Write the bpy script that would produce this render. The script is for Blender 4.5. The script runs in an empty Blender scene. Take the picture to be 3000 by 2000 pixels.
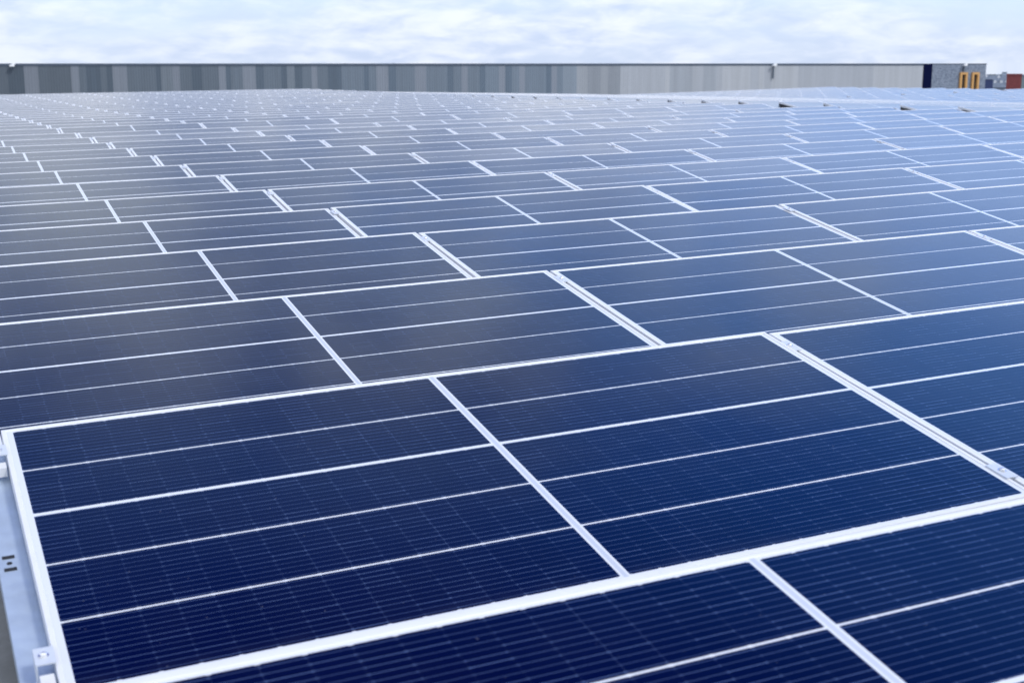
import bpy, bmesh, math, random
from mathutils import Vector, Matrix
random.seed(7)
R = math.radians
scene = bpy.context.scene
col = scene.collection

# ---------------------------------------------------------------- camera
Z0 = 12.0                                   # height of the eye above the street
FPX = 3901.44                               # focal length in pixels of a 3000 wide picture
CB = ((0.90812592, 0.08541515, 0.40989214), (-0.41869716, 0.18525971, 0.88902842), (0.0, 0.97897042, -0.20400223))
cam = bpy.data.cameras.new('camera'); camo = bpy.data.objects.new('camera', cam); col.objects.link(camo)
camo.location = (0, 0, Z0)
camo.rotation_euler = (R(90) - math.asin(0.20400223), 0, -math.atan2(0.40989214, 0.88902842))
cam.sensor_width = 36.0; cam.lens = FPX / 3000 * 36
cam.clip_start = 0.05; cam.clip_end = 6000
cam.dof.use_dof = True; cam.dof.focus_distance = 5.2; cam.dof.aperture_fstop = 6.3
scene.camera = camo

# ---------------------------------------------------------------- sky, sun, exposure
SUN_EL, SUN_AZ = R(48), R(150)              # azimuth clockwise from +Y
world = bpy.data.worlds.new('World'); scene.world = world; world.use_nodes = True
SKY_STRENGTH = 0.10
def build_world():
    nt = world.node_tree; N = nt.nodes; L = nt.links; N.clear()
    def mk(t, **k):
        n = N.new(t)
        for a, b in k.items(): setattr(n, a, b)
        return n
    def link(a, b): L.new(a, b)
    def m(op, a, b=None, c=None, clamp=False):
        n = mk('ShaderNodeMath', operation=op, use_clamp=clamp)
        for i, v in enumerate((a, b, c)):
            if v is None: continue
            if isinstance(v, (int, float)): n.inputs[i].default_value = v
            else: link(v, n.inputs[i])
        return n.outputs[0]
    def ss(v, a, b):
        n = mk('ShaderNodeMapRange', interpolation_type='SMOOTHSTEP')
        link(v, n.inputs[0]); n.inputs[1].default_value = a; n.inputs[2].default_value = b
        return n.outputs[0]
    def mix(f, a, b):
        n = mk('ShaderNodeMix', data_type='RGBA')
        if isinstance(f, (int, float)): n.inputs[0].default_value = f
        else: link(f, n.inputs[0])
        for s, v in ((6, a), (7, b)):
            if isinstance(v, tuple): n.inputs[s].default_value = (*v, 1)
            else: link(v, n.inputs[s])
        return n.outputs[2]
    sky = mk('ShaderNodeTexSky', sky_type='NISHITA', sun_disc=False)
    sky.sun_elevation = SUN_EL; sky.sun_rotation = SUN_AZ
    sky.air_density = 1.0; sky.dust_density = 0.4; sky.ozone_density = 2.5
    tc = mk('ShaderNodeTexCoord'); sep = mk('ShaderNodeSeparateXYZ'); link(tc.outputs['Generated'], sep.inputs[0])
    x, y, z = sep.outputs
    zc = m('MAXIMUM', z, 0.0)
    den = m('ADD', zc, 0.28)
    cmb = mk('ShaderNodeCombineXYZ'); link(m('DIVIDE', x, den), cmb.inputs[0]); link(m('DIVIDE', y, den), cmb.inputs[1])
    P = cmb.outputs[0]
    def noise(scale, detail, rough, off, dist=0.0):
        mp = mk('ShaderNodeMapping'); mp.inputs['Location'].default_value = off; link(P, mp.inputs[0])
        n = mk('ShaderNodeTexNoise'); n.inputs['Scale'].default_value = scale; n.inputs['Detail'].default_value = detail
        n.inputs['Roughness'].default_value = rough; n.inputs['Distortion'].default_value = dist
        link(mp.outputs[0], n.inputs['Vector']); return n.outputs['Fac']
    def ramp(v, stops):
        n = mk('ShaderNodeValToRGB'); cr = n.color_ramp; cr.interpolation = 'EASE'
        while len(cr.elements) < len(stops): cr.elements.new(0.5)
        for e, (p, c) in zip(cr.elements, stops): e.position = p; e.color = (*c, 1)
        link(v, n.inputs[0]); return n.outputs[0]
    big = noise(1.3, 4, 0.5, (3.1, 0.4, 0)); mid = noise(2.9, 6, 0.55, (1.7, 5.2, 2)); fine = noise(7.5, 7, 0.56, (0.3, 9.1, 4), 0.3)
    # layered cloud deck: bright towards the horizon, opening to deep blue higher up, more so to the right of the view
    zr = m('MAXIMUM', z, 0.0)
    clear = ramp(zr, [(0.0, (4.9, 5.9, 7.9)), (0.10, (5.4, 7.2, 10.2)), (0.345, (7.2, 10.5, 17.8)), (0.40, (4.0, 7.1, 14.6)), (0.46, (1.6, 4.3, 11.2)), (0.56, (0.3, 1.7, 6.8)), (0.70, (0.0, 0.18, 2.8)), (1.0, (0.6, 1.2, 4.0))])
    clear = mix(m('MULTIPLY', ss(z, 0.6, 0.3), 0.25), clear, sky.outputs[0])
    clo = ramp(zr, [(0.0, (5.9, 6.4, 7.4)), (0.10, (7.0, 7.6, 8.8)), (0.345, (10.0, 10.8, 12.4)), (0.40, (6.4, 7.4, 8.9)), (0.46, (5.2, 6.2, 7.9)), (0.51, (3.9, 4.7, 6.6)), (0.585, (1.4, 2.3, 4.8)), (0.70, (0.0, 0.2, 2.6)), (0.92, (6.0, 6.4, 7.6))])
    shade = ss(m('ADD', m('MULTIPLY', mid, 0.5), m('MULTIPLY', fine, 0.5)), 0.38, 0.62)
    dk = mk('ShaderNodeMix', data_type='RGBA', blend_type='MULTIPLY'); dk.inputs[0].default_value = 1.0
    upper = ss(z, 0.28, 0.46)
    link(clo, dk.inputs[6]); link(mix(shade, mix(upper, (0.72, 0.785, 0.90), (0.52, 0.60, 0.78)), mix(upper, (1.08, 1.065, 1.04), (1.22, 1.18, 1.10))), dk.inputs[7])
    cloud = dk.outputs[2]
    dens = m('ADD', m('ADD', m('MULTIPLY', big, 0.45), m('MULTIPLY', mid, 0.40)), 0.145)
    low = ss(z, 0.30, 0.05)
    az = m('SUBTRACT', m('MULTIPLY', y, 0.36), m('MULTIPLY', x, 0.66))
    cover = m('ADD', m('ADD', dens, m('MULTIPLY', low, 0.02)), m('MULTIPLY', az, m('MULTIPLY', ss(z, 0.08, 0.3), 0.85)))
    front_out = mix(m('MULTIPLY', m('MULTIPLY', ss(cover, 0.40, 0.65), 0.95), ss(z, 0.72, 0.50)), clear, cloud)
    back = m('MAXIMUM', ss(y, 0.12, -0.25), ss(z, 0.80, 0.93))      # unseen sky behind the camera and overhead made bright white to light the frames
    out = mix(back, front_out, mix(shade, (6.6, 7.2, 8.6), (9.4, 9.8, 10.6)))
    bg = mk('ShaderNodeBackground'); link(out, bg.inputs[0]); bg.inputs[1].default_value = SKY_STRENGTH
    wo = mk('ShaderNodeOutputWorld'); link(bg.outputs[0], wo.inputs[0])
build_world()
sl = bpy.data.lights.new('sun', 'SUN'); sl.energy = 1.3; sl.angle = R(10); sl.color = (1.0, 0.96, 0.9)
so = bpy.data.objects.new('sun', sl); col.objects.link(so)
sd = Vector((math.sin(SUN_AZ) * math.cos(SUN_EL), math.cos(SUN_AZ) * math.cos(SUN_EL), math.sin(SUN_EL)))
so.rotation_euler = sd.to_track_quat('Z', 'Y').to_euler()
so.location = (0, 0, 60)
vs = scene.view_settings; vs.view_transform = 'Standard'; vs.look = 'None'; vs.exposure = 0.5; vs.gamma = 1.0; vs.use_curve_mapping = False

# ---------------------------------------------------------------- node helper and materials
class G:
    """small material builder"""
    def __init__(s, name):
        s.mat = bpy.data.materials.new(name); s.mat.use_nodes = True
        s.nt = s.mat.node_tree; s.N = s.nt.nodes; s.L = s.nt.links
        s.b = s.N['Principled BSDF']
    def put(s, v, sock):
        if isinstance(v, (int, float)): sock.default_value = v
        elif isinstance(v, tuple): sock.default_value = (*v, 1) if len(v) == 3 and sock.type == 'RGBA' else v
        else: s.L.new(v, sock)
    def m(s, op, a, b=None, c=None, clamp=False):
        n = s.N.new('ShaderNodeMath'); n.operation = op; n.use_clamp = clamp
        for i, v in enumerate((a, b, c)):
            if v is not None: s.put(v, n.inputs[i])
        return n.outputs[0]
    def mix(s, f, a, b):
        n = s.N.new('ShaderNodeMix'); n.data_type = 'RGBA'
        s.put(f, n.inputs[0]); s.put(a, n.inputs[6]); s.put(b, n.inputs[7]); return n.outputs[2]
    def noise(s, vec, scale, detail=3, rough=0.5):
        n = s.N.new('ShaderNodeTexNoise'); n.inputs['Scale'].default_value = scale; n.inputs['Detail'].default_value = detail
        n.inputs['Roughness'].default_value = rough
        if vec is not None: s.L.new(vec, n.inputs['Vector'])
        return n.outputs['Fac']
    def rng(s, v, a, b, c=0.0, d=1.0):
        n = s.N.new('ShaderNodeMapRange'); s.put(v, n.inputs[0])
        for i, q in enumerate((a, b, c, d)): n.inputs[i + 1].default_value = q
        return n.outputs[0]
    def coord(s, kind='Object'):
        return s.N.new('ShaderNodeTexCoord').outputs[kind]
    def scaled(s, vec, sc):
        n = s.N.new('ShaderNodeMapping'); n.inputs['Scale'].default_value = sc; s.L.new(vec, n.inputs[0]); return n.outputs[0]
    def bump(s, h, strength, dist=0.01):
        n = s.N.new('ShaderNodeBump'); n.inputs['Strength'].default_value = strength; n.inputs['Distance'].default_value = dist
        s.L.new(h, n.inputs['Height']); s.L.new(n.outputs[0], s.b.inputs['Normal'])
    def set(s, **k):
        for a, v in k.items(): s.put(v, s.b.inputs[a.replace('_', ' ')])
        return s.mat

def simple(name, c, rough=0.6, metal=0.0, var=0.08, sc=6.0, bump=0.0):
    g = G(name); o = g.coord()
    n = g.noise(o, sc, 4, 0.6)
    c2 = tuple(max(0.0, v * (1 - var * 2)) for v in c); c3 = tuple(min(1.0, v * (1 + var * 1.2)) for v in c)
    g.set(Base_Color=g.mix(g.rng(n, 0.3, 0.7), c2, c3), Roughness=g.rng(g.noise(o, sc * 2.7, 3), 0.3, 0.7, max(0.05, rough - 0.08), min(1, rough + 0.08)), Metallic=metal)
    if bump: g.bump(g.noise(o, sc * 8, 3), bump)
    return g.mat

PL, PW = 2.173, 1.102                        # outer size of one module
CELLX, MIDX, MX, MY = 1.0505, 0.0217, 0.02515, 0.018
BAND = 1.066 / 5
def cell_material():
    g = G('photovoltaic_cells'); m = g.m
    uv = g.N.new('ShaderNodeUVMap'); sp = g.N.new('ShaderNodeSeparateXYZ'); g.L.new(uv.outputs[0], sp.inputs[0])
    x = m('SUBTRACT', sp.outputs[0], MX); y = m('SUBTRACT', sp.outputs[1], MY)
    right = m('GREATER_THAN', x, CELLX + MIDX / 2)
    xh = m('SUBTRACT', x, m('MULTIPLY', right, CELLX + MIDX))
    inx = m('MULTIPLY', m('GREATER_THAN', xh, 0.0), m('LESS_THAN', xh, CELLX))
    iny = m('MULTIPLY', m('GREATER_THAN', y, 0.0), m('LESS_THAN', y, 1.066))
    inside = m('MULTIPLY', inx, iny)
    yb = m('DIVIDE', y, BAND)
    dband = m('MULTIPLY', m('ABSOLUTE', m('SUBTRACT', m('FRACT', m('ADD', yb, 0.5)), 0.5)), BAND)
    thick = m('LESS_THAN', m('ABSOLUTE', m('SUBTRACT', y, 3 * BAND)), 0.03)
    inner = m('MULTIPLY', m('GREATER_THAN', y, 0.05), m('LESS_THAN', y, 1.016))
    xc = m('DIVIDE', xh, 0.07003)
    dx = m('MULTIPLY', m('ABSOLUTE', m('SUBTRACT', m('FRACT', m('ADD', xc, 0.5)), 0.5)), 0.07003)
    nib = m('LESS_THAN', dx, 0.0042)
    hw = m('ADD', m('ADD', 0.0025, m('MULTIPLY', thick, 0.0036)), m('MULTIPLY', nib, 0.0008))
    white = m('MULTIPLY', m('LESS_THAN', dband, hw), inner)
    notch = m('MULTIPLY', m('LESS_THAN', dband, 0.0016), m('MULTIPLY', nib, m('SUBTRACT', 1.0, inner)))
    white = m('MAXIMUM', white, notch)
    white = m('MAXIMUM', white, m('SUBTRACT', 1.0, inside))
    obj = g.N.new('ShaderNodeObjectInfo')
    cm = g.N.new('ShaderNodeCombineXYZ'); g.put(m('FLOOR', m('ADD', xc, m('MULTIPLY', right, 40))), cm.inputs[0]); g.put(m('FLOOR', yb), cm.inputs[1]); g.put(m('MULTIPLY', obj.outputs['Random'], 91.0), cm.inputs[2])
    wn = g.N.new('ShaderNodeTexWhiteNoise'); wn.noise_dimensions = '3D'; g.L.new(cm.outputs[0], wn.inputs[0]); wcell = wn.outputs[0]
    yl = m('MULTIPLY', yb, 12.0)
    cm2 = g.N.new('ShaderNodeCombineXYZ'); g.put(m('FLOOR', m('MULTIPLY', xc, 1.0)), cm2.inputs[0]); g.put(m('FLOOR', yl), cm2.inputs[1]); g.put(m('MULTIPLY', obj.outputs['Random'], 57.0), cm2.inputs[2])
    wn2 = g.N.new('ShaderNodeTexWhiteNoise'); wn2.noise_dimensions = '3D'; g.L.new(cm2.outputs[0], wn2.inputs[0]); wline = wn2.outputs[0]
    db = m('MULTIPLY', m('ABSOLUTE', m('SUBTRACT', m('FRACT', yl), 0.5)), BAND / 12)
    bus = m('MULTIPLY', m('LESS_THAN', db, 0.0011), m('ADD', 0.17, m('MULTIPLY', m('POWER', wline, 3.0), 0.22)))
    pads = m('MULTIPLY', m('MULTIPLY', m('LESS_THAN', db, 0.0024), m('LESS_THAN', dx, 0.0032)), m('MULTIPLY', wline, 0.32))
    gapl = m('MULTIPLY', m('LESS_THAN', dx, 0.0008), m('ADD', 0.02, m('MULTIPLY', m('POWER', wcell, 8.0), 0.16)))
    lines = m('MAXIMUM', m('MAXIMUM', bus, pads), gapl)
    tint = m('ADD', 0.75, m('ADD', m('MULTIPLY', wcell, 0.25), m('MULTIPLY', obj.outputs['Random'], 0.3)))
    base = g.mix(m('SUBTRACT', tint, 0.75), (0.0002, 0.0012, 0.016), (0.0004, 0.0018, 0.024))
    base = g.mix(lines, base, (0.15, 0.23, 0.44))
    uvs = g.N.new('ShaderNodeVectorMath'); uvs.operation = 'ADD'
    off = g.N.new('ShaderNodeCombineXYZ'); g.put(m('MULTIPLY', obj.outputs['Random'], 63.0), off.inputs[0]); g.put(m('MULTIPLY', obj.outputs['Random'], 17.0), off.inputs[1])
    g.L.new(uv.outputs[0], uvs.inputs[0]); g.L.new(off.outputs[0], uvs.inputs[1]); V = uvs.outputs[0]
    dust = g.rng(g.noise(V, 2.2, 5, 0.65), 0.45, 0.8, 0.0, 0.006)
    speck = g.rng(g.noise(V, 95.0, 1, 0.5), 0.77, 0.81, 0.0, 0.14)
    low = g.rng(sp.outputs[1], 0.012, 0.075, 1.0, 0.0)
    rim = m('MULTIPLY', m('MULTIPLY', low, low), g.rng(g.noise(V, 7.0, 4, 0.6), 0.35, 0.7, 0.0, 0.035))
    base = g.mix(m('MAXIMUM', m('MAXIMUM', dust, speck), rim), base, (0.42, 0.46, 0.52))
    midg = m('MULTIPLY', m('LESS_THAN', m('ABSOLUTE', m('SUBTRACT', x, CELLX + MIDX / 2)), 0.0052), 0.85)
    colr = g.mix(white, base, g.mix(midg, (0.66, 0.695, 0.755), (0.47, 0.52, 0.62)))
    rough = g.rng(g.noise(V, 3.0, 5, 0.6), 0.35, 0.7, 0.07, 0.14)
    g.set(Base_Color=colr, Roughness=rough, IOR=1.5)
    g.b.inputs['Coat Weight'].default_value = 0.0
    return g.mat

M = {}
M['cells'] = cell_material()
M['frame'] = simple('anodised_frame', (0.715, 0.735, 0.77), 0.45, 0.08, 0.02, 9.0)
M['backsheet'] = simple('backsheet', (0.05, 0.05, 0.055), 0.7)
M['rail'] = simple('galvanised_rail', (0.43, 0.52, 0.65), 0.42, 0.35, 0.06, 14.0)
M['clamp'] = simple('clamp_plate', (0.62, 0.67, 0.75), 0.40, 0.2, 0.03, 30.0)
M['bolt'] = simple('steel_bolt', (0.80, 0.81, 0.83), 0.25, 0.8, 0.03, 60.0)
M['dark'] = simple('slot_and_void_shade', (0.012, 0.014, 0.02), 0.7)  # rail slots, plus painted shade in rail holes and under module ends

def roof_material():
    g = G('roof_membrane'); o = g.coord()
    a = g.noise(o, 0.7, 6, 0.62); b = g.noise(o, 30, 3, 0.6); c = g.noise(g.scaled(o, (0.3, 2.0, 1)), 1.2, 4)
    f = g.m('ADD', g.m('MULTIPLY', a, 0.6), g.m('MULTIPLY', c, 0.4))
    base = g.mix(g.rng(f, 0.35, 0.68), (0.19, 0.195, 0.185), (0.31, 0.312, 0.295))
    base = g.mix(g.rng(b, 0.45, 0.75, 0, 0.25), base, (0.36, 0.37, 0.37))
    g.set(Base_Color=base, Roughness=0.85); g.bump(b, 0.25); return g.mat
M['roof'] = roof_material()

# ---------------------------------------------------------------- mesh helpers
class MB:
    """collects faces, then links them as ONE mesh object"""
    def __init__(s): s.v = []; s.f = []; s.m = []; s.uv = {}; s.mats = []
    def slot(s, mat):
        if mat not in s.mats: s.mats.append(mat)
        return s.mats.index(mat)
    def face(s, pts, mat, uv=None):
        i = len(s.v); s.v += [tuple(p) for p in pts]
        if uv: s.uv[len(s.f)] = uv
        s.f.append(tuple(range(i, i + len(pts)))); s.m.append(s.slot(mat))
    def box(s, x0, x1, y0, y1, z0, z1, mat, X=None, skip=()):
        P = [Vector((x, y, z)) for z in (z0, z1) for y in (y0, y1) for x in (x0, x1)]
        if X: P = [X @ p for p in P]
        for n, q in (('b', (0, 2, 3, 1)), ('t', (4, 5, 7, 6)), ('f', (0, 1, 5, 4)), ('k', (2, 6, 7, 3)), ('l', (0, 4, 6, 2)), ('r', (1, 3, 7, 5))):
            if n not in skip: s.face([P[k] for k in q], mat)
    def cyl(s, c, r, h, mat, n=12, X=None, dome=0.0):
        cx, cy, cz = c
        rings = [(r, 0), (r, h)] + ([(r * .75, h + dome * .7), (r * .35, h + dome)] if dome else [])
        T = (lambda p: X @ p) if X else (lambda p: p)
        def pt(k, q): a = 2 * math.pi * k / n; return T(Vector((cx + q[0] * math.cos(a), cy + q[0] * math.sin(a), cz + q[1])))
        for j in range(len(rings) - 1):
            for k in range(n): s.face([pt(k, rings[j]), pt(k + 1, rings[j]), pt(k + 1, rings[j + 1]), pt(k, rings[j + 1])], mat)
        s.face([pt(k, rings[-1]) for k in range(n)], mat)
    def mesh(s, name):
        me = bpy.data.meshes.new(name); me.from_pydata(s.v, [], s.f)
        for q in s.mats: me.materials.append(q)
        me.polygons.foreach_set('material_index', s.m)
        if s.uv:
            ul = me.uv_layers.new(name='UVMap')
            for fi, u in s.uv.items():
                for li, c in zip(me.polygons[fi].loop_indices, u): ul.data[li].uv = c
        me.update(); return me
    def build(s, name, parent=None, X=None, bevel=0.0):
        me = s.mesh(name)
        if bevel:
            bm = bmesh.new(); bm.from_mesh(me); bmesh.ops.remove_doubles(bm, verts=bm.verts, dist=1e-5)
            bmesh.ops.bevel(bm, geom=[e for e in bm.edges if e.is_manifold and e.calc_face_angle(0) > 0.6], offset=bevel, segments=2, affect='EDGES', clamp_overlap=True)
            bm.to_mesh(me); bm.free()
        o = bpy.data.objects.new(name, me); col.objects.link(o)
        if parent: o.parent = parent
        if X is not None: o.matrix_basis = X
        return o
def tag(o, label=None, cat=None, group=None, kind=None):
    for k, v in (('label', label), ('category', cat), ('group', group), ('kind', kind)):
        if v: o[k] = v
    return o
def empty(name, loc, rot=None):
    o = bpy.data.objects.new(name, None); col.objects.link(o); o.empty_display_size = 0.2
    o.matrix_basis = rot if rot is not None else Matrix.Translation(loc); return o
def child(name, me, parent, X=None):
    o = bpy.data.objects.new(name, me); col.objects.link(o); o.parent = parent
    if X is not None: o.matrix_basis = X
    return o

# ---------------------------------------------------------------- the roof's shape: heights of the upper panel edges
PITCH, COLP = 1.49, 2.1885
ROWY = [3.25 + PITCH * (k - 1) for k in range(0, 13)] + [21.905 + PITCH * i for i in range(22)]
X1, X2, X3 = 0.175, 16.95, 28.65             # left ends of the three panel fields
N1, N2, N3 = 7, 5, 6
def sl(Y):
    t = min(1, max(0, (Y - 9) / 9)); return 0.0224 - 0.0064 * t - 0.0050 * min(1, max(0, (Y - 33) / 20))
def h1(X, Y): return -0.85 + 0.0224 * (X - 0.2) - 0.0108 * (min(Y, 33) - 3.25) - 0.003 * max(0, Y - 33) + (sl(Y) - 0.0224) * (X - 6.5) - (0.009 if Y < 2 else 0)
def h2(X, Y): return -0.745 - 0.0085 * (min(Y, 25) - 19.6) - 0.0112 * max(0, Y - 25) - 0.0195 * (X - 16.95)
def h3(X, Y): return -1.175 + 0.022 * (X - 34) - 0.0085 * (Y - 41.7)
TILT = R(9.5)
def field(X):
    return h1 if X < 16 else (h2 if X < 28.8 else h3)
def row_basis(fn, X, Y, tilt=TILT, roll=0.0):
    s = fn(X + 1, Y) - fn(X, Y) + roll
    ex = Vector((1, 0, s)).normalized(); ey = Vector((0, math.cos(tilt), math.sin(tilt)))
    ey = (ey - ex * ex.dot(ey)).normalized(); ez = ex.cross(ey)
    return ex, ey, ez
def place(fn, X, Yh, tilt=TILT, roll=0.0):
    """matrix of a module: local x along the row, y up the slope, z off the glass; X is its left outer end, Yh the inner upper edge"""
    ex, ey, ez = row_basis(fn, X, Yh, tilt, roll)
    H = Vector((X, Yh, Z0 + fn(X, Yh)))
    o = H - ey * (PW - MY)
    return Matrix(((ex.x, ey.x, ez.x, o.x), (ex.y, ey.y, ez.y, o.y), (ex.z, ey.z, ez.z, o.z), (0, 0, 0, 1)))

RDROP = 0.285                                # from the upper panel edge down to the membrane
def roof_z(X, Y):
    a, b = 15.45, 16.9; c, d = 27.95, 28.6
    if X <= a: z = h1(X, Y)
    elif X < b: t = (X - a) / (b - a); z = h1(a, Y) * (1 - t) + h2(b, Y) * t
    elif X <= c: z = h2(X, Y)
    elif X < d: t = (X - c) / (d - c); z = h2(c, Y) * (1 - t) + h3(d, Y) * t
    elif X <= 42.0: z = h3(X, Y)
    else: z = h3(42.0, Y) - 0.02 * (X - 42.0)
    return Z0 + z - RDROP
def build_roof():
    xs = [-14, -8, -4, -2, 0, 2, 4.5, 7, 9.5, 12, 14, 15.45, 16.9, 20, 24, 27.95, 28.6, 33, 37, 42.0, 46, 52]
    ys = [-10, -5, -2, 0] + [1.5 * i for i in range(1, 38)]
    b = MB(); T = M['roof']
    for i in range(len(xs) - 1):
        for j in range(len(ys) - 1):
            q = [(xs[i], ys[j]), (xs[i + 1], ys[j]), (xs[i + 1], ys[j + 1]), (xs[i], ys[j + 1])]
            b.face([(x, y, roof_z(x, y)) for x, y in q], T)
    # outer walls of the building underneath
    W = T
    for i in range(len(xs) - 1):
        for y, rev in ((ys[0], 0), (ys[-1], 1)):
            q = [(xs[i], y, 0), (xs[i + 1], y, 0), (xs[i + 1], y, roof_z(xs[i + 1], y)), (xs[i], y, roof_z(xs[i], y))]
            b.face(q[::-1] if rev else q, W)
    for j in range(len(ys) - 1):
        for x, rev in ((xs[0], 1), (xs[-1], 0)):
            q = [(x, ys[j], 0), (x, ys[j + 1], 0), (x, ys[j + 1], roof_z(x, ys[j + 1])), (x, ys[j], roof_z(x, ys[j]))]
            b.face(q[::-1] if rev else q, W)
    o = b.build('roof'); tag(o, 'pale grey membrane roof under the solar panels', None, None, 'structure')
build_roof()

# ---------------------------------------------------------------- module meshes
def frame_mb(b, X=None, mat=None):
    mat = mat or M['frame']; T = (lambda p: X @ Vector(p)) if X else Vector
    def ring(ins, z): return [T((ins, ins, z)), T((PL - ins, ins, z)), T((PL - ins, PW - ins, z)), T((ins, PW - ins, z))]
    prof = [(0.0, -0.033), (0.0, -0.0016), (0.0005, -0.0005), (0.0016, 0.0), (0.0100, 0.0), (0.0110, -0.0007), (0.0110, -0.0030)]
    rs = [ring(*p) for p in prof] + [ring(0.030, -0.033)]
    def band(A, B):
        for k in range(4): b.face([A[k], A[(k + 1) % 4], B[(k + 1) % 4], B[k]], mat)
    for i in range(len(prof) - 1): band(rs[i], rs[i + 1])
    band(rs[-1], rs[0])
def glass_mb(b, X=None):
    T = (lambda p: X @ Vector(p)) if X else Vector
    i = 0.0111; z = -0.0018
    q = [(i, i), (PL - i, i), (PL - i, PW - i), (i, PW - i)]
    b.face([T((x, y, z)) for x, y in q], M['cells'], q)
    b.face([T((x, y, -0.007)) for x, y in q[::-1]], M['backsheet'])
def clamp_mb(b, x, y, X=None):
    """mid clamp: folded plate over two frame lips, with a bolt; local z=0 is the frame's top"""
    b.box(x - 0.0185, x + 0.0185, y - 0.036, y + 0.036, 0.0006, 0.0036, M['clamp'], X)
    b.box(x - 0.0065, x + 0.0065, y - 0.033, y + 0.033, -0.036, 0.0002, M['clamp'], X)
    b.cyl((x, y, 0.0038), 0.0105, 0.0012, M['bolt'], 16, X)
    b.cyl((x, y, 0.0052), 0.0072, 0.0035, M['bolt'], 10, X, 0.0025)
def rail_mb(b, x, X=None, w=0.055, slots=False):
    """hat rail under a joint, with a hole on the low side of each clamp"""
    t = M['rail']; zt = -0.0450; zb = -0.085
    segs = [(-0.02, 1.085)] if slots else [(-0.02, 0.035), (0.083, 0.900), (0.948, 1.085)]
    for y0, y1 in segs:
        b.box(x - w, x + w, y0, y1, zt - 0.004, zt, t, X)
        b.box(x - w, x - w + 0.003, y0, y1, zb, zt - 0.0045, t, X); b.box(x + w - 0.003, x + w, y0, y1, zb, zt - 0.0045, t, X)
    for y0, y1 in () if slots else ((0.0355, 0.0825), (0.9005, 0.9475)):
        b.box(x - w, x - 0.016, y0, y1, zt - 0.004, zt, t, X); b.box(x + 0.016, x + w, y0, y1, zt - 0.004, zt, t, X)
    b.box(x - w + 0.0035, x + w - 0.0035, -0.02, 1.085, zb, zb + 0.003, M['dark'], X)  # floor coloured dark to stand for the shade inside the holes
    if slots:
        for y, ly in ((0.520, 0.006), (0.570, 0.006)): b.box(x - w + 0.010, x - w + 0.034, y - ly, y + ly, zt + 0.0004, zt + 0.0012, M['dark'], X)
        b.cyl((x - w + 0.022, 0.545, zt + 0.0004), 0.0055, 0.0008, M['dark'], 10, X)
b = MB(); frame_mb(b); FRAME = b.mesh('frame')
b = MB(); glass_mb(b); GLASS = b.mesh('cell_glass')
for me in (FRAME,):
    for p in me.polygons: p.use_smooth = False

# projection used only to decide which modules the photo can show, and how large they are there
def pix(p):
    w = Vector(p) - Vector((0, 0, Z0))
    c = [sum(CB[i][k] * w[i] for i in range(3)) for k in range(3)]
    if c[2] < 0.1: return None
    return 1500 + FPX * c[0] / c[2], 1000 - FPX * c[1] / c[2], c[2]
def visible(X):
    pts = [pix(X @ Vector((x, y, 0))) for x in (0, PL / 2, PL) for y in (0.0, 0.5, PW)]
    pts = [p for p in pts if p]
    if not pts: return False
    xs = [p[0] for p in pts]; ys = [p[1] for p in pts]
    return max(xs) > 0 and min(xs) < 3000 and max(ys) > 0 and min(ys) < 2000
jobs = []                                    # (row, field, column, matrix, in view, size)
rj = random.Random(11)
for k, Y in enumerate(ROWY):
    for fi, (fn, x0, n) in enumerate(((h1, X1, N1), (h2, X2, N2), (h3, X3, N3))):
        for c in range(n):
            x = x0 + COLP * c
            if fi == 2 and k == 26: x += 0.42 * (c - 2)
            X = place(fn, x, Y, (TILT, R(8.6), R(8.2))[fi] + R(rj.uniform(-0.34, 0.34)), rj.uniform(-0.0028, 0.0028))
            if fi == 0 or Y > 8:
                v = visible(X)
                if fi and not v: continue
                if fi == 0 and not v and k > 8 : continue
                d = (X @ Vector((PL / 2, PW / 2, 0)) - Vector((0, 0, Z0))).length
                g = 1.0 if fi == 0 else 1.6
                jobs.append((k, fi, c, X, v, d * g))
jobs.sort(key=lambda j: j[5])
NIND = 290
near = [j for j in jobs if j[4]][:NIND]; nset = {(j[0], j[1], j[2]) for j in near}
far = [j for j in jobs if (j[0], j[1], j[2]) not in nset and j[4]]
extra = [j for j in jobs if not j[4] and j[0] < 4]
ORD = ['', 'first', 'second', 'third', 'fourth', 'fifth', 'sixth', 'seventh', 'eighth', 'ninth', 'tenth', 'eleventh', 'twelfth', 'thirteenth', 'fourteenth', 'fifteenth', 'sixteenth', 'seventeenth', 'eighteenth', 'nineteenth', 'twentieth']
TENS = {20: 'twenty', 30: 'thirty'}
def ordn(n): return ORD[n] if n <= 20 else TENS[n // 10 * 10] + ('-' + ORD[n % 10] if n % 10 else '')
seen = {}
for j in sorted(near, key=lambda j: (j[0], j[1], j[2])): seen.setdefault((j[0], j[1]), []).append(j[2])
def panel_label(k, fi, c):
    cols = seen.get((k, fi), [c]); i = cols.index(c) + 1 if c in cols else 1
    rowk = k + 1
    shade = 'navy' if k < 2 else ('slate blue' if k < 8 else 'pale grey-blue')
    which = 'lone' if len(cols) == 1 else ('leftmost' if i == 1 else ('rightmost' if i == len(cols) else ordn(i) + ' from left'))
    if fi == 0:
        where = 'nearest row' if rowk == 1 else ordn(rowk) + ' row from the front'
        return f'{shade} solar panel, {which} in the {where}'
    if fi == 1: return f'pale panel past the roof gutter, {which}, in line with {ordn(rowk)} front row'
    return f'hazy panel on far slope, {which}, in line with {ordn(rowk)} front row'
GRP = ['solar panels in rows on the near roof slope', 'solar panels past the roof gutter', 'solar panels on the far roof slope']
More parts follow.
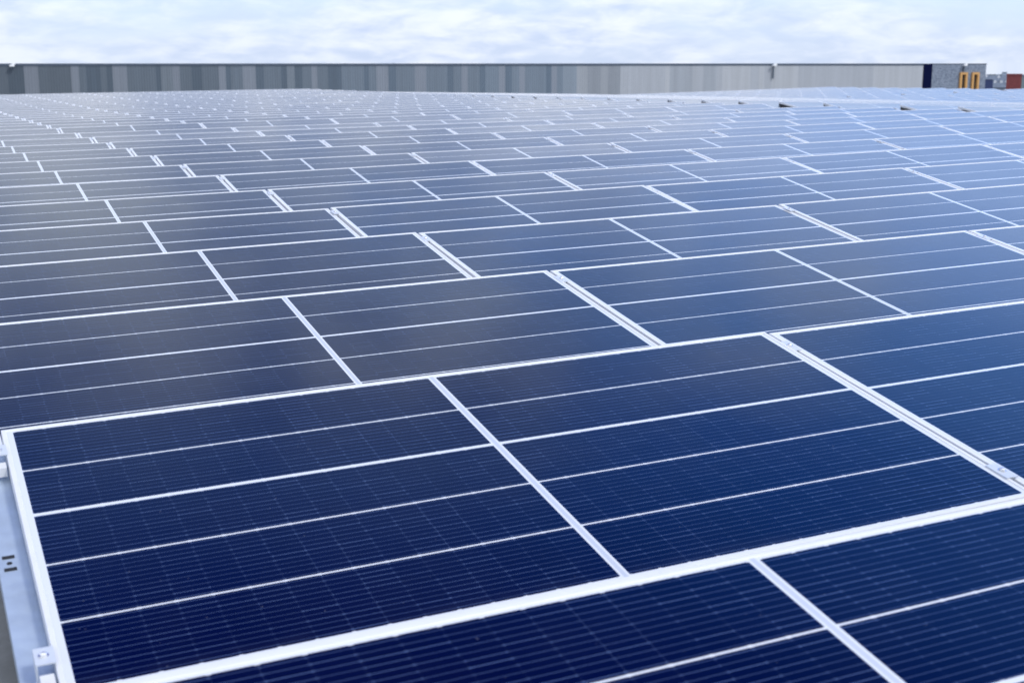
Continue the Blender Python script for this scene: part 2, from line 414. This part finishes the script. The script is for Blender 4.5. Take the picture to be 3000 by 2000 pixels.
for j in near + extra:
    k, fi, c, X, v, d = j
    if k <= 22:
        root = empty('solar_panel', None, X)
        child('cell_glass', GLASS, root); child('frame', FRAME, root)
    else:
        b0 = bpy.data.meshes.get('solar_panel_plain')
        if b0 is None:
            q = MB(); glass_mb(q); frame_mb(q); b0 = q.mesh('solar_panel_plain')
        root = bpy.data.objects.new('solar_panel', b0); col.objects.link(root); root.matrix_basis = X
    lab = panel_label(k, fi, c) if v else f'navy solar panel off the right edge, {ordn(c + 1)} from the left end in {ordn(k + 1)} row'
    tag(root, lab, 'solar panel', GRP[fi])
b = MB()
for j in far: glass_mb(b, j[3]); frame_mb(b, j[3])
if far: tag(b.build('distant_solar_panels'), 'hazy mass of the most distant solar panel rows', 'solar panels', None, 'stuff')

# ---------------------------------------------------------------- mounting racks: one per row and field
def build_racks():
    rows = {}
    for j in near + extra + far: rows.setdefault((j[0], j[1]), []).append(j)
    for (k, fi), js in sorted(rows.items()):
        fn, x0 = ((h1, X1), (h2, X2), (h3, X3))[fi]; Y = ROWY[k]
        cs = sorted(j[2] for j in js); base = place(fn, x0 + COLP * cs[0], Y, (TILT, R(8.6), R(8.2))[fi])
        inv = base.inverted()
        rack = empty('mounting_rack', None, base)
        where = 'the nearest row' if k == 0 else f'the {ordn(k + 1)} row from the front'
        lab = [f'pale metal mounting rack holding up the solar panels in {where}',
               f'mounting rack past the roof gutter, in line with {ordn(k + 1)} front row',
               f'mounting rack on far roof slope, in line with {ordn(k + 1)} front row'][fi]
        tag(rack, lab, 'mounting rack', ['racks under the near panel rows', 'racks past the roof gutter', 'racks on the far roof slope'][fi])
        joints = [cs[0] + i for i in range(len(cs) + 1)]
        if k > 16 or fi:                     # too small in the photo to show its parts
            for jn in joints:
                q = MB()
                lx = (jn - cs[0]) * COLP - (COLP - PL) / 2
                if fi == 2 and k == 26: lx += 0.42 * (jn - 2) - 0.02
                if (fi == 2 and k == 26) or (fi == 1 and jn == 0):      # dark plate added to stand for the shaded void under the modules
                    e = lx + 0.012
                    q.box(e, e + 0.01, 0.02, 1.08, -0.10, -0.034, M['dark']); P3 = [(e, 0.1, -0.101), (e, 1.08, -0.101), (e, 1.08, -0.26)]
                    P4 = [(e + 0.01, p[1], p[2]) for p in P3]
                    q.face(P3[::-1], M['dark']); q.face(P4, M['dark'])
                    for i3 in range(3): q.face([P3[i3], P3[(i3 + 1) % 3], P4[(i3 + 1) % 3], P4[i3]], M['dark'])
                shade_end = (fi == 2 and k == 26) or (fi == 1 and jn == 0)
                if not shade_end: rail_mb(q, lx)
                for y in (0.12, 0.985): clamp_mb(q, lx, y)
                q.box(lx - 0.02, lx + 0.02, 1.02, 1.06, -0.30, -0.086, M['rail']); q.box(lx - 0.02, lx + 0.02, 0.03, 0.07, -0.13, -0.086, M['rail'])
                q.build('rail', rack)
            continue
        for jn in joints:
            lx = (jn - cs[0]) * COLP - (COLP - PL) / 2
            first = jn == 0
            q = MB(); rail_mb(q, lx, None, 0.050 if first else 0.055, first)
            r = q.build('rail', rack)
            for y in (0.12, 0.985):
                q = MB()
                if first:
                    q.box(lx - 0.024, lx + 0.0105, y - 0.026, y + 0.026, 0.0006, 0.0036, M['clamp'])
                    q.box(lx - 0.024, lx - 0.021, y - 0.026, y + 0.026, -0.034, 0.0002, M['clamp'])
                    q.box(lx - 0.020, lx + 0.004, y - 0.066, y - 0.036, -0.034, -0.012, M['frame'])
                    q.cyl((lx - 0.008, y, 0.0038), 0.0095, 0.0012, M['bolt'], 16); q.cyl((lx - 0.008, y, 0.0052), 0.0065, 0.0035, M['bolt'], 10, None, 0.0025)
                else: clamp_mb(q, lx, y)
                q.build('clamp', r)
            q = MB()
            q.box(lx - 0.025, lx + 0.025, 1.015, 1.065, -0.305, -0.0855, M['rail']); q.box(lx - 0.06, lx + 0.06, 0.97, 1.11, -0.312, -0.3055, M['rail'])
            q.build('leg', rack)
            q = MB()
            q.box(lx - 0.025, lx + 0.025, 0.02, 0.07, -0.125, -0.0855, M['rail']); q.box(lx - 0.06, lx + 0.06, -0.03, 0.12, -0.132, -0.1255, M['rail'])
            q.build('leg', rack)
build_racks()

# ---------------------------------------------------------------- far warehouse
def wall_point(px, z=0.0):
    d = 168.0 / (1 - 8.06e-5 * px)
    c = ((px - 1500) / FPX * d, -(187 - 1000) / FPX * d, d)
    w = [sum(CB[i][k] * c[k] for k in range(3)) for i in range(3)]
    return Vector((w[0], w[1], z))
def build_warehouse():
    A = wall_point(-500); E = wall_point(2889); u = (E - A); Lw = u.length; u.normalize(); n = Vector((u.y, -u.x, 0))  # n faces the camera
    if n.dot(-A) < 0: n = -n
    def at(px): return (wall_point(px) - A).dot(u)
    Xw = Matrix(((u.x, -n.x, 0, A.x), (u.y, -n.y, 0, A.y), (0, 0, 1, 0), (0, 0, 0, 1)))
    root = empty('warehouse', None, Xw)
    tag(root, 'long low warehouse clad in grey vertical panels, fading paler to the right', 'warehouse')
    H = Z0
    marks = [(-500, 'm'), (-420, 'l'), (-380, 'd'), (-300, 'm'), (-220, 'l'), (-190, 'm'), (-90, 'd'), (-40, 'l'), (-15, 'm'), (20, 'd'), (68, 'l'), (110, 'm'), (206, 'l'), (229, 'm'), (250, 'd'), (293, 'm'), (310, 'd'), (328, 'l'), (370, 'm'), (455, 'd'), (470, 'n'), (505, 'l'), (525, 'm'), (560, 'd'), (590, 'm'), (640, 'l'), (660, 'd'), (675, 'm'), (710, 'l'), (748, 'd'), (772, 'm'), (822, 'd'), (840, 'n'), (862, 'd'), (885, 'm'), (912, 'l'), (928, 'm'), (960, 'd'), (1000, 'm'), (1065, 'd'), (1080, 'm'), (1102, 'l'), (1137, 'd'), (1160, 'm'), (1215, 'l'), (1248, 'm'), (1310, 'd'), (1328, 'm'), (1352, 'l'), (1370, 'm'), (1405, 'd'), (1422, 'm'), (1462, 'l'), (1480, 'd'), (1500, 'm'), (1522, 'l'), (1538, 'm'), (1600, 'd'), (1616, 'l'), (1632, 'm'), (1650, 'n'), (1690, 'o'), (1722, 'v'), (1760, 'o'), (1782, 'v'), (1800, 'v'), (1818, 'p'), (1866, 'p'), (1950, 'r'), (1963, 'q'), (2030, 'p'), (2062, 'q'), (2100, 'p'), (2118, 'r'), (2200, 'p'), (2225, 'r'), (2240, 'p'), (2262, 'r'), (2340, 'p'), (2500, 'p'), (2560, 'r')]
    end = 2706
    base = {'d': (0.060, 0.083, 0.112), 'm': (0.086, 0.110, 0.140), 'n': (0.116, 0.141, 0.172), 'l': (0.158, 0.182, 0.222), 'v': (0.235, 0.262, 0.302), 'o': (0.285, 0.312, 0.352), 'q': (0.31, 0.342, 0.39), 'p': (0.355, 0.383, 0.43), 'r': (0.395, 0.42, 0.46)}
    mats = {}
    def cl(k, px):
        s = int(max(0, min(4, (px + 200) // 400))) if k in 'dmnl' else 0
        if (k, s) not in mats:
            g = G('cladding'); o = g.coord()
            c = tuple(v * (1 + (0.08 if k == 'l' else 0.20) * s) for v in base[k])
            nn = g.noise(g.scaled(o, (1.6, 1, 0.05)), 1.0, 4, 0.6); n2 = g.noise(o, 3.0, 4, 0.7)
            f = g.m('ADD', g.m('MULTIPLY', nn, 0.7), g.m('MULTIPLY', n2, 0.3))
            g.set(Base_Color=g.mix(g.rng(f, 0.3, 0.7), tuple(v * 0.88 for v in c), tuple(v * 1.10 for v in c)), Roughness=0.55)
            mats[(k, s)] = g.mat
        return mats[(k, s)]
    b = MB()
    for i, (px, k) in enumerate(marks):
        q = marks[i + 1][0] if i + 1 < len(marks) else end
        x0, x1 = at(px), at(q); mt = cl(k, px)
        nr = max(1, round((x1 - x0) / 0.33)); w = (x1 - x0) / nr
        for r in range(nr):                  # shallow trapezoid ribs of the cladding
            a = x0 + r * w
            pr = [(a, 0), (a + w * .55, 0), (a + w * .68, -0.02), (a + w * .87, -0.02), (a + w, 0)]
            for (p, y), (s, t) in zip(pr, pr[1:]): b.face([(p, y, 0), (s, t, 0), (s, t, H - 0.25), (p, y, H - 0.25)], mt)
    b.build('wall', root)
    capm = simple('dark_trim', (0.07, 0.095, 0.14), 0.5); navy = simple('navy_panel', (0.003, 0.006, 0.035), 0.95); navy.node_tree.nodes['Principled BSDF'].inputs['Specular IOR Level'].default_value = 0.05; side = simple('roof_sheet', (0.30, 0.33, 0.36), 0.7)
    b = MB(); b.box(0, at(end), -0.08, 0.5, H - 0.26, H + 0.02, capm); b.build('roof_trim', root)
    b = MB(); b.box(at(end) + 0.01, at(2731), -0.12, 0.5, 0, H - 0.01, navy); b.build('dark_panel', root)
    g = G('split_stone'); o = g.coord(); n1 = g.noise(g.scaled(o, (1, 1, 1.8)), 2.6, 3, 0.7)
    g.set(Base_Color=g.mix(g.rng(n1, 0.38, 0.62), (0.115, 0.15, 0.21), (0.235, 0.275, 0.35)), Roughness=0.85); g.bump(n1, 0.6, 0.1); stone = g.mat
    xa, xb = at(2731) + 0.01, Lw
    wins = [(at(2817), at(2828)), (at(2852), at(2862.5))]
    zt, zb = H - 1.75, H - 5.2
    b = MB(); xs = [xa, wins[0][0], wins[0][1], wins[1][0], wins[1][1], xb]
    for i in range(5):
        if i % 2 == 0: b.box(xs[i], xs[i + 1], -0.10, 0.4, 0, H - 0.12, stone)
        else: b.box(xs[i], xs[i + 1], -0.10, 0.4, 0, zb, stone); b.box(xs[i], xs[i + 1], -0.10, 0.4, zt, H - 0.12, stone)
    b.build('stone_wall', root)
    b = MB(); b.box(xa, xb + 0.06, -0.14, 0.5, H - 0.12, H + 0.02, capm); b.build('stone_wall_cap', root)
    orange = simple('orange_frame', (0.56, 0.31, 0.11), 0.5); gl = simple('window_glass', (0.03, 0.05, 0.07), 0.1); white = simple('white_box', (0.8, 0.82, 0.85), 0.5)
    for wx0, wx1 in wins:
        b = MB(); t = 0.36
        b.box(wx0 - t, wx0 + 0.02, -0.42, 0.0, zb, zt + t, orange); b.box(wx1 - 0.02, wx1 + t, -0.42, 0.0, zb, zt + t, orange); b.box(wx0 + 0.021, wx1 - 0.021, -0.42, 0.0, zt, zt + t, orange); b.box(wx0 + 0.021, wx1 - 0.021, -0.42, 0, zb, zb + 0.3, orange)
        w = b.build('window', root)
        b = MB(); b.box(wx0 + 0.022, wx1 - 0.022, 0.05, 0.1, zb + 0.3, zt, gl); xm = (wx0 + wx1) / 2
        b.box(wx0 + 0.05, xm - .02, 0.0, 0.04, zb + 1.6, zt - .5, simple('pale_blind', (0.35, 0.42, 0.42), 0.7)); b.build('pane', w)
    b = MB(); b.box(0, Lw - 0.05, 0.6, 48, 0.0, H - 0.3, side); b.build('roof', root)
    for px, lab in ((35, 'small white floodlight on the wall top at the warehouse left end'), (2264, 'white floodlight with a dark bracket on the pale cladding'), (2822, 'white floodlight on the stone wall above the orange windows')):
        x = at(px); q = empty('floodlight', None, Xw @ Matrix.Translation((x, -0.3, H - 0.35)))
        b = MB(); b.box(-0.34, 0.30, -0.45, -0.05, -0.02, 0.22, white); b.box(-0.1, 0.42, -0.40, -0.1, 0.221, 0.36, white); b.build('lamp_head', q, None, 0.03)
        b = MB(); b.box(-0.09, 0.09, -0.03, 0.15, {35: -0.3, 2264: -1.9, 2822: -1.3}[px], -0.03, simple('lamp_bracket', (0.10, 0.13, 0.17), 0.6)); b.build('bracket', q)
        tag(q, lab, 'floodlight', 'floodlights along the warehouse wall')
build_warehouse()

# ---------------------------------------------------------------- ground and the town beyond
g = G('ground_far'); o = g.coord(); nn = g.noise(o, 0.02, 6, 0.6)
g.set(Base_Color=g.mix(g.rng(nn, 0.35, 0.65), (0.10, 0.13, 0.14), (0.20, 0.22, 0.24)), Roughness=0.95)  # distance haze is put into this blue-grey ground colour
b = MB(); rad = [0, 150, 300, 450, 600, 800, 1000, 1300, 1700, 2200, 3000]; NS = 48
def gpt(r, k): a = 2 * math.pi * k / NS; return (r * math.sin(a), r * math.cos(a), -9.8 * max(0.0, (r - 300) / 2700))
for r0, r1 in zip(rad, rad[1:]):
    for k in range(NS):
        b.face([gpt(r0, k), gpt(r0, k + 1), gpt(r1, k + 1), gpt(r1, k)][::-1] if r0 else [gpt(r1, k), gpt(r1, k + 1), (0, 0, 0)][::-1], g.mat)
tag(b.build('ground'), 'flat land far below the roof', None, None, 'structure')
def far_point(px, py, d):
    c = ((px - 1500) / FPX * d, -(py - 1000) / FPX * d, d)
    w = [sum(CB[i][k] * c[k] for k in range(3)) for i in range(3)]
    return Vector((w[0], w[1], w[2] + Z0))
def facing(p):                               # local x to the right as seen from the roof, y away from it
    v = Vector((p.x, p.y, 0)).normalized(); r = Vector((v.y, -v.x, 0))
    return Matrix(((r.x, v.x, 0, p.x), (r.y, v.y, 0, p.y), (0, 0, 1, 0), (0, 0, 0, 1)))
def build_town():
    slate = simple('slate_roof', (0.14, 0.175, 0.235), 0.8, 0, 0.2, 0.9); white = simple('white_render', (0.78, 0.80, 0.83), 0.8); red = simple('red_brick', (0.20, 0.048, 0.050), 0.85, 0, 0.12, 1.5)
    grn = simple('green_grey_sheet', (0.20, 0.27, 0.29), 0.6); navy = simple('navy_glass', (0.03, 0.05, 0.14), 0.3); wall = simple('grey_render', (0.17, 0.20, 0.26), 0.85)
    # red block
    d = 420; p = far_point(2972, 218, d); X = facing(p); s = d / FPX
    root = empty('red_building', None, X); tag(root, 'plain red brick building behind the panels at the right edge', 'building')
    w = 21 * s; b = MB(); b.box(-w, w, 0, 14, 0, p.z - 0.25, red); b.build('wall', root)
    b = MB(); b.box(-w - .1, w + .1, -0.15, 14.2, p.z - 0.25, p.z + 0.05, red); b.build('parapet', root)
    p = far_point(3030, 221, 440); root = empty('grey_building', None, facing(p)); tag(root, 'green-grey building right beside the red brick block', 'building')
    s = 440 / FPX; b = MB(); b.box(-34 * s, 60 * s, 0, 16, 0, p.z - 0.3, grn); b.build('wall', root); b = MB(); b.box(-35 * s, 61 * s, -0.2, 16.2, p.z - 0.3, p.z, slate); b.build('roof', root)
    # slate roofed houses with white dormers
    def house(px, py, d, wpx, labels, dorm, ridge=0.35):
        p = far_point(px, py, d); X = facing(p); s = d / FPX; w = wpx * s / 2; top = p.z; eave = max(2.2, top - 30 * s)
        root = empty('house', None, X); tag(root, labels, 'house', 'houses in the town beyond')
        b = MB(); b.box(-w, w, 0, 10, 0, eave, wall); b.build('wall', root)
        b = MB(); e = 0.4
        F = [(-w - e, -e, eave), (w + e, -e, eave), (w + e, 10 + e, eave), (-w - e, 10 + e, eave)]; A = (-w - e, 5, top); B = (w + e, 5, top)
        b.face([F[0], F[1], B, A], slate); b.face([F[2], F[3], A, B], slate); b.face([F[1], F[2], B], wall); b.face([F[3], F[0], A], wall); b.face(F[::-1], slate)
        rf = b.build('roof', root)
        for dx, dy in dorm:
            x = (dx - px) * s; z = top - (dy - py) * s; yy = 5 - 5.4 * (top - z) / max(0.1, top - eave)
            r = 3.6 * s; q = MB()
            q.box(x - r, x + r, yy - 0.6, yy + 2.2, z - r, z + r * .35, white)
            pk = [(x - r * 1.15, z + r * .36), (x + r * 1.15, z + r * .36), (x, z + r * 1.15)]
            q.face([(a, yy - .7, c) for a, c in pk], white); q.face([(a, yy + 2.2, c) for a, c in pk[::-1]], slate)
            for i in range(3): q.face([(pk[i][0], yy - .7, pk[i][1]), (pk[i][0], yy + 2.2, pk[i][1]), (pk[(i + 1) % 3][0], yy + 2.2, pk[(i + 1) % 3][1]), (pk[(i + 1) % 3][0], yy - .7, pk[(i + 1) % 3][1])], slate)
            q.build('dormer', root)
        return root
    house(2930, 229, 560, 56, 'grey slate roofed house with a row of white dormers', [(2917, 240), (2934, 240), (2949, 239)])
    house(2922, 221, 680, 60, 'slate roofed house with one white dormer behind the dormer row', [(2926, 226)])
    house(2965, 219, 760, 40, 'slate roofed house half hidden behind the red brick block', [])
    house(2896, 225, 620, 26, 'small slate roofed house beside the warehouse corner', [(2889, 224)])
    p = far_point(2898, 233, 500); root = empty('low_building', None, facing(p)); tag(root, 'low navy fronted building beside the warehouse corner', 'building'); s = 500 / FPX
    b = MB(); b.box(-11 * s, 11 * s, 0, 8, 0, p.z - 0.1, navy); b.build('wall', root); b = MB(); b.box(-12 * s, 12 * s, -.2, 8.2, p.z - 0.1, p.z + .1, slate); b.build('roof', root)
    p = far_point(2943, 212, 1100); root = empty('tower_block', None, facing(p)); tag(root, 'hazy pale block rising behind the slate roofs', 'building'); s = 1100 / FPX
    pale = simple('pale_render', (0.36, 0.42, 0.52), 0.85)
    b = MB(); b.box(-7 * s, 7 * s, 0, 14, 0, p.z - .3, pale); b.build('wall', root); b = MB(); b.box(-7.4 * s, 7.4 * s, -.3, 14.3, p.z - .3, p.z, slate); b.build('roof', root)
    # trees: a tapered trunk and a crown of many small leaf faces
    bark = simple('bark', (0.09, 0.07, 0.06), 0.9)
    gl = G('leaf'); oi = gl.N.new('ShaderNodeNewGeometry'); 
    gl.set(Base_Color=gl.mix(oi.outputs['Random Per Island'], (0.035, 0.06, 0.065), (0.10, 0.135, 0.13)), Roughness=0.8); leaf = gl.mat
    rt = random.Random(5)
    for i, (px, py, d, wpx) in enumerate([(2890, 219, 900, 9), (2902, 216, 980, 11), (2913, 217, 900, 10), (2934, 216, 940, 10), (2955, 216, 900, 13), (2968, 215, 960, 12), (2985, 216, 900, 12), (1010, 184, 1000, 13), (1150, 184.5, 1000, 11)]):
        p = far_point(px, py, d); s = d / FPX; w = wpx * s * 0.8; top = p.z
        root = empty('tree', None, facing(p))
        lab = ['dark tree just right of the warehouse corner', 'dark tree above the small slate house', 'dark tree above the dormered roofs, left one', 'dark tree behind the hazy pale block', 'dark tree above the gap left of the red block', 'dark tree above the red brick block', 'dark tree right of the red brick block', 'distant treetop just above the dark warehouse roof line', 'second distant treetop above the warehouse roof line, farther right'][i]
        tag(root, lab, 'tree', 'trees in the far town')
        q = MB(); q.cyl((0, 0, 0), 0.35, top * 0.6, bark, 7); q.build('trunk', root)
        q = MB()
        for _ in range(420):
            while True:
                v = Vector((rt.uniform(-1, 1), rt.uniform(-1, 1), rt.uniform(-1, 1)))
                if v.length < 1: break
            v *= 0.75 + 0.25 * math.sin(v.x * 7 + i) * math.cos(v.z * 5 + v.y * 4)
            c = Vector((v.x * w, v.y * w, top - w * 1.15 + v.z * w * 1.15))
            a = Vector((rt.gauss(0, 1), rt.gauss(0, 1), rt.gauss(0, 1))).normalized(); t = a.orthogonal().normalized(); u2 = a.cross(t); r = rt.uniform(0.25, 0.6)
            q.face([c + t * r, c + u2 * r * .7, c - t * r, c - u2 * r * .7], leaf)
        q.build('crown', root)
build_town()
